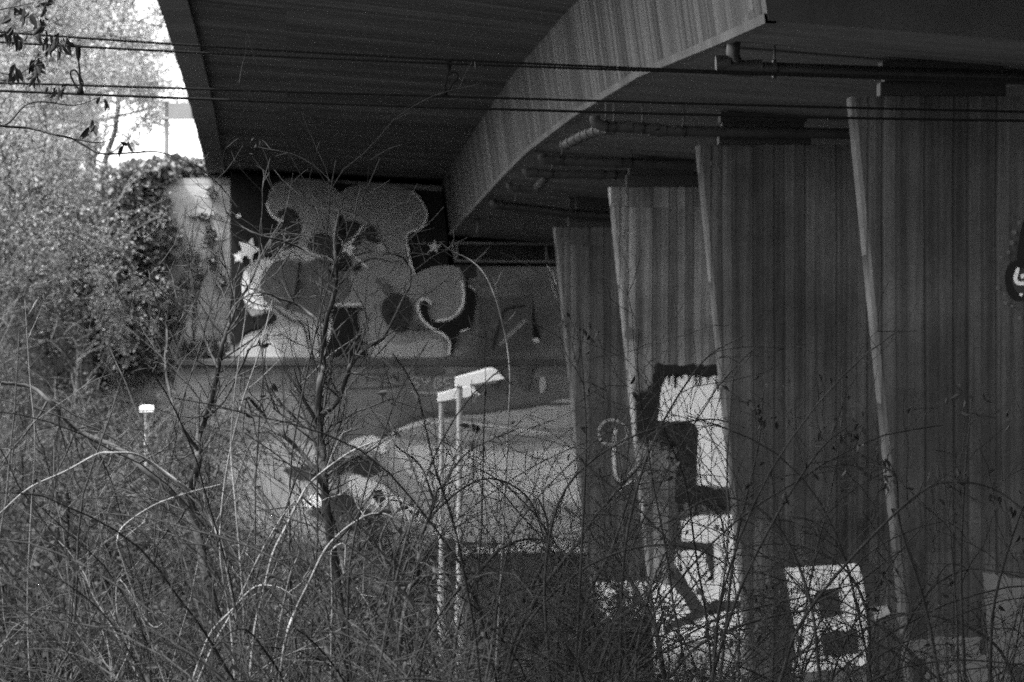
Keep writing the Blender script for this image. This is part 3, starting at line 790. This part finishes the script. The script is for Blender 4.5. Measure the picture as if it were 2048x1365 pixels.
for i in range(64):
    Y = rs_.uniform(36, 86); px = rs_.uniform(-60, 330 if Y > 70 else 360); X = (px - VX)/F*Y
    if X > -1.45 or (X > -3.2 and Y > 74): continue
    SHRUBS.append((X, Y))
for i, (x, y) in enumerate(SHRUBS):
    h = rs_.uniform(1.2, 2.3)
    leafy_tree(200 + i, x, y, h, h*.5, 2, 1500, .06, "small leafy shrub in the thicket on the left slope", "shrubs of the left slope thicket", "leafy_shrub", M_leafb, "shrub", .03, M_twig) if y < 56 else leafy_tree(200 + i, x, y, h*1.3, h*.75, 2, 3600, .05, "pale leafy shrub on the embankment slope at the left", "pale shrubs of the embankment slope", "leafy_shrub", M_leafm if y > 74 else (M_leafn, M_leafb, M_leafb)[i % 3], "shrub", .03, M_grey)
for i in range(26):
    y = rs_.uniform(36, 74); px = rs_.uniform(380, 1280) if i > 8 else rs_.uniform(380, 800); x = (px - VX)/F*y
    h = rs_.uniform(.7, 1.15) if px > 900 else rs_.uniform(.8, 1.35)
    leafy_tree(300 + i, x, y, h, h*.6, 2, 1300, .055, "low dark scrub bush on the ground before the abutment", "low scrub before the abutment", "leafy_shrub", M_leafs, "shrub", .02, M_twig)
for i, (px, Y, h) in enumerate([(345, 60, 1.5), (215, 62, 1.9)]):
    leafy_tree(380 + i, (px - VX)/F*Y, Y, h, h*.5, 2, 1300, .055, "small leafy shrub just beside the lone street lamp", "shrubs beside the lone lamp", "leafy_shrub", M_leafb, "shrub", .02, M_twig)
# ivy on the wing wall and abutment end
rng = np.random.default_rng(12)
iv = empty("ivy", (-2.0, 84.6, EYE - .5), "dark ivy hanging over the left end of the abutment wall", "ivy")
lv = Plant()
n = 9000
px = rng.normal(290, 45, n); py = rng.uniform(330, 740, n)
lim = 338 + 14*np.sin(py/23.0) + 10*np.sin(py/9.0 + 1)
ok = px < lim
dep = rng.uniform(84.9, 85.11, n) - np.clip((300 - px)/60, 0, 1)*rng.uniform(0, .8, n)
pos = np.array([P(a, b, c) for a, b, c in zip(px[ok], py[ok], dep[ok])]); lv.leaves(rng, pos, .12, .5, .8)
k = 2600
ppx = rng.uniform(250, 408, k); ppy = 318 + rng.uniform(0, 1, k)**1.5*60 + np.abs(ppx - 350)*.12
pos = np.array([P(a, b, c) for a, b, c in zip(ppx, ppy, rng.uniform(85.25, 86.4, k))]); lv.leaves(rng, pos, .12, .3, .8)
for (cx, cy, w, h, c) in ((405, 432, 30, 6, 140), (420, 382, 14, 9, 70), (420, 470, 14, 26, 200), (425, 520, 16, 16, 120), (393, 530, 8, 30, 120), (370, 505, 14, 5, 60), (440, 560, 18, 14, 120), (372, 565, 24, 10, 90), (410, 690, 60, 14, 500), (400, 705, 60, 10, 300)):
    pos = np.array([P(cx + rng.normal()*w*.4, cy + rng.normal()*h*.4, 85.08 + rng.uniform(-.05, .03)) for _ in range(c)]); lv.leaves(rng, pos, .06, .6, .8)
lv.build("ivy_leaves", M_ivy, iv)
st = Plant()
for i in range(16):
    p = P(rng.uniform(230, 400), rng.uniform(660, 720), 85.08); q = grow(rng, p, (rng.normal()*.2, 0, 1), rng.uniform(1, 2.8), 14, .12, .05); q[:, 1] = 85.09 + .02*np.sin(np.arange(len(q)))
    st.stem(q, np.linspace(.014, .006, len(q)), 4)
st.build("ivy_stems", M_bark, iv)

# undergrowth: uncountable low leaves and dead grass on the slopes
rng = np.random.default_rng(21)
ug = Plant(); n = 26000
yy = rng.uniform(30, 84, n); xx = np.where(rng.uniform(size=n) < .72, (rng.uniform(-80, 420, n) - VX)/F*yy, rng.uniform(-2, 6, n))
zz_ = np.array([ground(a, b) for a, b in zip(xx, yy)]) + np.abs(rng.normal(size=n))*.16
ug.leaves(rng, np.stack([xx, yy, zz_], 1), .11, -.8, .35)
for i in range(2600):
    y = rng.uniform(38, 82); x = rng.uniform(-2.5, 4.5) if i % 2 else (rng.uniform(-60, 700) - VX)/F*y
    q = grow(rng, (x, y, ground(x, y)), (rng.normal()*.3, rng.normal()*.3, 1), rng.uniform(.25, .8), 4, .15, -.08); ug.stem(q, np.linspace(.006, .002, 5), 3)
tag(ug.build("undergrowth", M_leafb, smooth=False), kind="stuff")

# ------------------------------------------------------------------ foreground saplings (on the bank top by the camera)
CFG_S = dict(per_m=[14, 11, 7], len=[.26, .14, .06], r=[.0044, .003, .002], rmin=.0014, wob=.14, grav=.01, up=.12)
CFG_T = dict(per_m=[6, 7], len=[.22, .09], r=[.0026, .0015], rmin=.001, wob=.13, grav=.02, up=.3)
def px_stem(rng, pts, Y, dy=.35):
    k = len(pts); yy = Y + np.cumsum(rng.normal(size=k))*dy*.25
    return smooth_line([P(a, b, c) for (a, b), c in zip(pts, yy)], 5)
def sapling(seed, label, Y, base_px, stems, mat, cfg, name="bare_sapling", extra=0, group=None, cat="sapling"):
    rng = np.random.default_rng(seed)
    bx = P(base_px, 0, Y)[0]
    r = empty(name, (bx, Y, ground(bx, Y)), label, cat, group)
    trunk, tw = Plant(), Plant()
    for (pts, r0, r1) in stems:
        q = px_stem(rng, pts, Y)
        if pts[0][1] >= 1350:      # carry the stem on down to the ground
            gz = ground(q[0][0], q[0][1]); q = np.vstack([[q[0][0] + (bx - q[0][0])*.6, q[0][1], gz - .05], q])
        q = q + np.cumsum(rng.normal(size=q.shape), axis=0)*.0012
        trunk.stem(q, np.linspace(r0, r1, len(q)), 7)
        twigs(rng, tw, q, max(r1, .003), 0, cfg)
    trunk.build("trunk", mat, r)
    tw.build("twigs", mat, r)
    return r
sapling(31, "bare dark sapling with forked trunk in front of the mural", 16.6, 690, [
    ([(690, 1365), (685, 1250), (672, 1130), (655, 1000), (648, 900), (636, 826)], .017, .012),
    ([(636, 826), (641, 760), (646, 728), (651, 670), (658, 626), (666, 593), (673, 560), (672, 520), (668, 480), (676, 420), (688, 420)], .011, .0025),
    ([(640, 832), (673, 806), (690, 760), (697, 740), (716, 715), (740, 695), (748, 690)], .009, .006),
    ([(748, 692), (770, 670), (800, 605), (818, 560), (812, 520), (780, 500), (740, 490)], .005, .002),
    ([(655, 1000), (640, 960), (600, 900), (560, 860), (530, 830), (500, 790), (475, 790)], .009, .004),
    ([(690, 1150), (668, 1060), (650, 1000), (640, 930), (622, 870), (600, 840), (560, 800), (540, 770)], .008, .004),
    ([(673, 562), (640, 520), (600, 495), (560, 480), (520, 470), (480, 450), (450, 420)], .005, .002),
    ([(648, 655), (610, 620), (560, 600), (520, 585), (480, 600), (455, 640)], .005, .002),
    ([(666, 595), (700, 540), (740, 520), (790, 530), (820, 560)], .004, .002),
    ([(672, 500), (640, 440), (630, 415)], .003, .0015), ([(690, 480), (722, 465), (732, 440)], .003, .0015)], M_bark, CFG_S)
sapling(32, "leaning bare sapling left of the forked one, its trunk rising to the wing wall", 17.2, 470, [
    ([(480, 1365), (440, 1260), (410, 1150), (388, 1040), (380, 985), (396, 926), (395, 882), (409, 838), (422, 794), (435, 736), (442, 681), (460, 633)], .019, .006),
    ([(460, 633), (480, 590), (500, 550), (510, 500), (508, 460)], .005, .002),
    ([(396, 900), (360, 850), (340, 790), (330, 720), (335, 650), (310, 590), (300, 540)], .007, .002),
    ([(409, 838), (450, 800), (480, 740), (500, 700), (540, 690)], .006, .002),
    ([(0, 765), (58, 773), (94, 802), (131, 841), (168, 865), (246, 896), (293, 938), (367, 996), (377, 1006)], .006, .011),
    ([(435, 736), (420, 700), (400, 650), (350, 600), (300, 560), (270, 545)], .004, .002),
    ([(445, 680), (470, 640), (520, 560), (555, 500), (575, 470)], .004, .0015)], M_bark, CFG_S)
sapling(33, "slim bare sapling in the middle of the frame with kinked dark branches", 15.8, 820, [
    ([(790, 1365), (800, 1260), (812, 1180), (830, 1160), (835, 1120), (838, 1080), (866, 1010), (872, 980), (885, 975)], .009, .004),
    ([(812, 1180), (780, 1150), (760, 1100), (770, 1060), (800, 1020)], .006, .003),
    ([(885, 975), (905, 940), (925, 915), (950, 890), (1000, 870), (1040, 850)], .004, .002),
    ([(830, 1160), (870, 1150), (930, 1150), (1000, 1140)], .005, .002),
    ([(866, 1010), (850, 960), (830, 930), (790, 900), (775, 870)], .004, .002)], M_bark, CFG_S)
sapling(34, "bare sapling with dark crossing limbs in front of the third pier", 16.2, 1200, [
    ([(1330, 1365), (1310, 1260), (1270, 1180), (1230, 1120), (1190, 1080)], .009, .005),
    ([(1010, 1365), (1030, 1280), (1070, 1210), (1110, 1150), (1160, 1090), (1210, 1020), (1260, 960), (1290, 930)], .009, .004),
    ([(980, 1365), (1000, 1290), (1020, 1240), (1050, 1200), (1090, 1130), (1100, 1060), (1080, 1000)], .008, .003),
    ([(1150, 1365), (1165, 1260), (1180, 1180), (1220, 1110), (1250, 1020), (1270, 960)], .007, .003)], M_bark, CFG_S)

def hazel(seed, px, Y, n, h, label, mat, group, spread=.35, cat="bush"):
    """bare many-stemmed bush"""
    rng = np.random.default_rng(seed); X = P(px, 0, Y)[0]; zg = ground(X, Y)
    r = empty("bare_bush", (X, Y, zg), label, cat, group)
    a, b = Plant(), Plant()
    for i in range(n):
        d = (rng.normal()*spread, rng.normal()*spread, 1)
        q = grow(rng, (X + rng.normal()*.12, Y + rng.normal()*.12, zg - .05), d, h*rng.uniform(.6, 1.15), 16, .11, -.02)
        r0 = rng.uniform(.0035, .0085); a.stem(q, np.linspace(r0, .002, len(q)), 5)
        twigs(rng, b, q, .003, 0, dict(CFG_S, per_m=[4, 6], len=[.34, .14], r=[.0025, .0016], **{'from': .25}))
    a.build("stems", mat, r); b.build("twigs", mat, r)
    return r
rb = random.Random(9)
for i, (px, Y, h) in enumerate([(20, 15.5, 2.3), (110, 17.5, 2.5), (200, 16, 2.0), (290, 18, 2.2), (360, 15.2, 1.9), (-40, 18, 2.6), (440, 18, 1.9), (540, 17.5, 1.7), (600, 15, 1.6), (80, 30.5, 2.8), (230, 33, 2.6), (10, 35, 3.0), (150, 38, 2.8)]):
    hazel(400 + i, px, Y, 7, h, "bare many-stemmed bush in the tangle at the left" if Y < 25 else "bare bush beyond the railway wires at the left", (M_grey, M_twig, M_bark)[i % 3], "bare bushes at the left")

for i, (px, Y, h) in enumerate([(430, 70, 2.3), (500, 74, 1.9), (400, 64, 2.6), (560, 62, 1.8), (620, 72, 1.6), (470, 58, 2.2)]):
    hazel(450 + i, px, Y, 14, h, "bare brush growing before the lower abutment wall", M_twig, "bare brush before the abutment", .3)
# long pale canes caught by the sun
CANES = [
    ([(0, 1027), (58, 977), (131, 943), (194, 909), (225, 906), (272, 909), (314, 933), (356, 964), (388, 990), (419, 1038), (445, 1095), (461, 1174), (482, 1279), (498, 1365)][::-1], .0050, "pale cane arching high over the left bushes and down to the frame edge"),
    ([(499, 1365), (510, 1257), (528, 1182), (546, 1108), (570, 1058), (599, 999), (626, 960), (700, 905), (760, 880)], .0052, "thick pale cane leaning right in front of the forked sapling"),
    ([(540, 1365), (558, 1257), (570, 1197), (582, 1144), (599, 1102), (602, 1034), (594, 1004)], .004, "pale cane with a kinked tip beside the thick leaning cane"),
    ([(662, 1365), (665, 1197), (663, 1126), (666, 1099), (690, 1090), (691, 1140), (712, 1175)], .0045, "upright pale cane with a broken drooping tip"),
    ([(558, 1365), (573, 1271), (594, 1215), (617, 1168), (647, 1105), (677, 1070), (712, 1043), (745, 1028), (777, 1031), (800, 1050)], .0045, "pale cane bowing to the right below the lower graffiti"),
    ([(384, 1365), (420, 1270), (465, 1220), (505, 1178), (540, 1172), (575, 1185), (610, 1220)], .0042, "low pale cane arching near the bottom left"),
    ([(395, 1365), (430, 1285), (470, 1215), (520, 1110), (560, 1040), (590, 1000)], .004, "slanting pale cane reaching the crossing of two others"),
    ([(990, 1365), (1005, 1100), (1012, 950), (1016, 850), (1020, 760), (1014, 690), (1003, 640), (992, 600), (970, 550), (940, 520), (905, 503), (880, 485)], .0036, "long thin cane arching up past the street lamps to the star"),
    ([(480, 1365), (488, 1250), (480, 1120), (470, 1000), (462, 900), (470, 780), (490, 640), (505, 520)], .0036, "tall thin pale cane standing before the wing wall"),
    ([(470, 1365), (460, 1240), (440, 1100), (450, 960), (480, 820), (520, 700), (545, 600)], .0036, "thin pale cane leaning towards the mural"),
    ([(60, 1365), (55, 1200), (62, 1030), (70, 880), (60, 760), (50, 600)], .0035, "thin upright cane near the left edge of the frame"),
    ([(230, 1365), (260, 1290), (235, 1230), (240, 1160), (300, 1250), (330, 1245)], .003, "small curly cane tendril low at the left"),
    ([(330, 1365), (245, 1120), (235, 1080), (250, 1050), (310, 1010), (380, 985), (440, 970)], .0035, "thin cane hooked over towards the leaning sapling")]
for i, (pts, r0, lab) in enumerate(CANES):
    rng = np.random.default_rng(500 + i); Y = 15.0 + .35*(i % 4)
    q = px_stem(rng, pts, Y, .15); gz = ground(q[0][0], q[0][1])
    if q[0][2] - gz < 1.6: q = np.vstack([[q[0][0] + .05, q[0][1], gz - .05], q])
    root = empty("pale_cane", (q[0][0], q[0][1], q[0][2]), lab, "cane", "pale canes in front of the bridge")
    a = Plant(); a.stem(q, np.linspace(r0, r0*.45, len(q)), 6); a.build("stem", M_cane, root)
    b = Plant(); twigs(rng, b, q, .002, 0, dict(CFG_T, per_m=[1.6, 4], len=[.12, .05])); b.build("side_twigs", M_cane, root)

# overhanging branch at the top left with withered leaves
rng = np.random.default_rng(77)
ob = empty("overhanging_branch", P(-60, 240, 17), "thin branch reaching in from the upper left across to the bridge edge", "branch")
a, b = Plant(), Plant()
for pts, r0, r1 in (([(-80, 235), (0, 252), (60, 257), (110, 270), (145, 278), (170, 292), (205, 308), (280, 305), (320, 305), (370, 322), (400, 336), (440, 372), (475, 415)], .0045, .0018), ([(-20, 252), (15, 248), (50, 212), (85, 204), (150, 211), (200, 195)], .004, .0015),
                    ([(145, 278), (200, 286), (240, 270), (262, 280)], .0025, .001), ([(-80, 40), (0, 20), (40, 12), (90, 0)], .0035, .001), ([(-80, 90), (0, 75), (70, 60), (120, 40)], .003, .001), ([(-60, 130), (30, 150), (75, 120), (95, 110)], .003, .001)):
    q = px_stem(rng, pts, 17.0, .2); a.stem(q, np.linspace(r0, r1, len(q)), 5); twigs(rng, b, q, .002, 0, dict(CFG_T, per_m=[4, 4], len=[.12, .05]))
a.build("stem", M_twig, ob); b.build("side_twigs", M_twig, ob)
lv = Plant()
for (cx, cy, w, h, c) in ((45, 25, 22, 20, 13), (78, 50, 16, 24, 16), (92, 85, 20, 22, 20), (30, 78, 16, 14, 14), (125, 80, 14, 14, 16), (75, 122, 12, 12, 16), (20, 65, 12, 8, 8), (30, 150, 10, 16, 12), (72, 150, 6, 10, 6), (182, 245, 5, 14, 6), (118, 177, 12, 5, 6), (205, 200, 10, 6, 5), (100, 10, 10, 10, 8), (255, 290, 5, 8, 4)):
    pos = [P(cx + rng.normal()*w*.6, cy + rng.normal()*h*.6, 17 + rng.normal()*.1) for _ in range(c)]; lv.leaves(rng, pos, .042, 1.6, .38, oval=True)
lv.build("withered_leaves", M_leafd, ob)

# ------------------------------------------------------------------ brambles along the bottom
def bramble(seed, px, Y, n, L, label, group):
    rng = np.random.default_rng(seed); X = P(px, 0, Y)[0]; zg = ground(X, Y)
    r = empty("bramble", (X, Y, zg), label, "bramble", group)
    a, b, lv = Plant(), Plant(), Plant()
    for i in range(n):
        an = rng.uniform(0, 6.28); lean = rng.uniform(.15, .65)
        d = (math.cos(an)*lean, math.sin(an)*lean*.6, 1)
        q = grow(rng, (X + rng.normal()*.15, Y + rng.normal()*.15, zg - .05), d, L*rng.uniform(.6, 1.2), 22, .05, -.075 - .04*rng.uniform())
        r0 = rng.uniform(.0032, .0066); a.stem(q, np.linspace(r0, .002, len(q)), 5)
        tips = []
        twigs(rng, b, q, .0022, 0, dict(per_m=[4.6, 6], len=[.5, .14], r=[.003, .002], rmin=.0014, wob=.13, grav=-.05, up=.3, **{'from': .3}), tips)
        for t in tips:
            if rng.uniform() < .05:
                lv.leaves(rng, t[None, :] + rng.normal(size=(int(rng.integers(1, 5)), 3))*.02, .026, .9, .5, oval=True)
        if rng.uniform() < .3:
            for k in range(5, len(q), 3): lv.leaves(rng, q[k][None, :] + rng.normal(size=(2, 3))*.02, .026, 1.0, .5, oval=True)
    a.build("canes", M_twig, r); b.build("side_twigs", M_twig, r)
    if lv.V: lv.build("withered_leaves", M_leafd, r)
    return r
k = 0
for px in range(640, 2150, 58):
    for Y in (13.6, 15.2, 17.2):
        k += 1; rr = random.Random(k*13)
        big = 1.0 if px < 1500 else .92
        bramble(700 + k, px + rr.uniform(-40, 40), Y + rr.uniform(-.6, .6), 7 if px < 1240 else 5, (2.0 if Y > 15 else 1.85)*big*rr.uniform(.8, 1.2),
                "bare arching bramble in the tangle before the piers" if px > 1000 else "bare arching bramble in the tangle before the lamps", "brambles along the bottom of the photo")

# explicit long canes over the brambles, some with clusters of withered leaves
LONG = [
    ([(1420, 1365), (1480, 1180), (1560, 1020), (1640, 900), (1700, 850)], 1, "dark cane leaning right with withered leaves at its tip, before the second pier"),
    ([(1930, 1365), (1922, 1150), (1930, 950), (1945, 790)], 1, "upright dark cane with a leaf cluster at its top, before the nearest pier"),
    ([(1150, 1365), (1168, 1000), (1172, 850), (1158, 655)], 1, "upright dark cane with hanging leaves before the farthest pier"),
    ([(1440, 1365), (1470, 1100), (1515, 900), (1527, 780)], 1, "dark cane with a few leaves near its top, right of the stepped graffiti"),
    ([(1790, 1365), (1810, 1260), (1860, 1180), (1930, 1140), (2000, 1145), (2100, 1170)], 0, "thick dark cane arching off the right edge of the frame"),
    ([(1740, 1365), (1735, 1230), (1695, 1145), (1625, 1100), (1548, 1088), (1460, 1100)], 0, "dark cane arching left over the white block graffiti"),
    ([(1560, 1365), (1600, 1250), (1700, 1120), (1840, 985), (1920, 965), (2000, 985), (2090, 1060)], 1, "long cane bowing across the nearest pier with leaves along it"),
    ([(1980, 1365), (1990, 1200), (2048, 1010), (2100, 940)], 0, "dark cane leaning out at the right edge"),
    ([(900, 1365), (930, 1200), (1000, 1100), (1080, 1080), (1150, 1130), (1190, 1220)], 0, "dark cane arching over the black patch by the lamp posts"),
    ([(1100, 1365), (1090, 1150), (1130, 980), (1250, 880), (1400, 840), (1480, 850)], 0, "dark cane sweeping up to the stepped graffiti"),
    ([(1240, 1365), (1250, 1100), (1300, 900), (1400, 730), (1490, 670)], 0, "tall dark cane crossing the third and second piers"),
    ([(760, 1365), (790, 1200), (850, 1050), (960, 960), (1050, 990), (1090, 1080)], 0, "dark cane arching before the street lamp posts"),
    ([(1640, 1365), (1620, 1200), (1560, 1060), (1480, 1000), (1390, 1010), (1310, 1090)], 0, "dark cane arching left from the block graffiti"),
    ([(1880, 1365), (1850, 1210), (1800, 1050), (1790, 950), (1740, 930)], 1, "dark cane with drooping leaves beside the lit pier edge"),
    ([(1330, 1365), (1400, 1290), (1520, 1240), (1650, 1220), (1760, 1250), (1850, 1330)], 0, "low dark cane arching across the bottom graffiti"),
    ([(2030, 1365), (1990, 1290), (1900, 1240), (1780, 1230), (1700, 1290)], 0, "low dark cane arching at the bottom right corner"),
    ([(1010, 1365), (1060, 1240), (1180, 1130), (1320, 1090), (1440, 1120), (1500, 1200)], 0, "dark cane arching before the third pier"),
    ([(840, 1365), (900, 1270), (1010, 1190), (1120, 1170), (1200, 1210)], 0, "low pale-edged cane arching below the lamp posts"),
]
for i, (pts, lf, lab) in enumerate(LONG):
    rng = np.random.default_rng(900 + i); Y = 13.8 + .45*(i % 6)
    q = px_stem(rng, pts, Y, .2); gz = ground(q[0][0], q[0][1]); q = np.vstack([[q[0][0] + .04, q[0][1], gz - .05], q])
    root = empty("long_cane", tuple(q[0]), lab, "cane", "long dark canes before the piers")
    a = Plant(); a.stem(q, np.linspace(.0052, .0018, len(q)), 6); a.build("stem", M_twig, root)
    b = Plant(); tips = []; twigs(rng, b, q, .003, 0, dict(per_m=[3.5, 4], len=[.28, .1], r=[.0026, .0018], rmin=.0013, wob=.14, grav=-.04, up=.2), tips); b.build("side_twigs", M_twig, root)
    if lf:
        lv = Plant(); n = len(q)
        for k in range(int(n*.55), n, 2):
            c = int(rng.integers(0, 9)); lv.leaves(rng, q[k][None, :] + rng.normal(size=(c, 3))*.022, .024, 1.0, .45, oval=True)
        lv.leaves(rng, q[-1][None, :] + rng.normal(size=(14, 3))*.03, .025, 1.2, .45, oval=True)
        lv.build("withered_leaves", M_leafd, root)

for k, px in enumerate(range(-40, 660, 64)):
    rr = random.Random(k*17 + 3); Y = (14.2, 16.4, 18.2)[k % 3]
    bramble(1200 + k, px + rr.uniform(-30, 30), Y, 5, 2.2*rr.uniform(.85, 1.15), "bare arching bramble tangled with the pale canes at the lower left", "brambles at the lower left")

for k, px in enumerate(range(500, 2080, 60)):
    rr = random.Random(k*29 + 5); Y = (12.8, 14.6, 16.0)[k % 3]
    bramble(1400 + k, px + rr.uniform(-30, 30), Y, 6 if px < 1150 else 3, (1.7 if px < 1150 else 1.5)*rr.uniform(.9, 1.15), "low arching bramble in the dense mat along the bottom", "low brambles along the bottom")
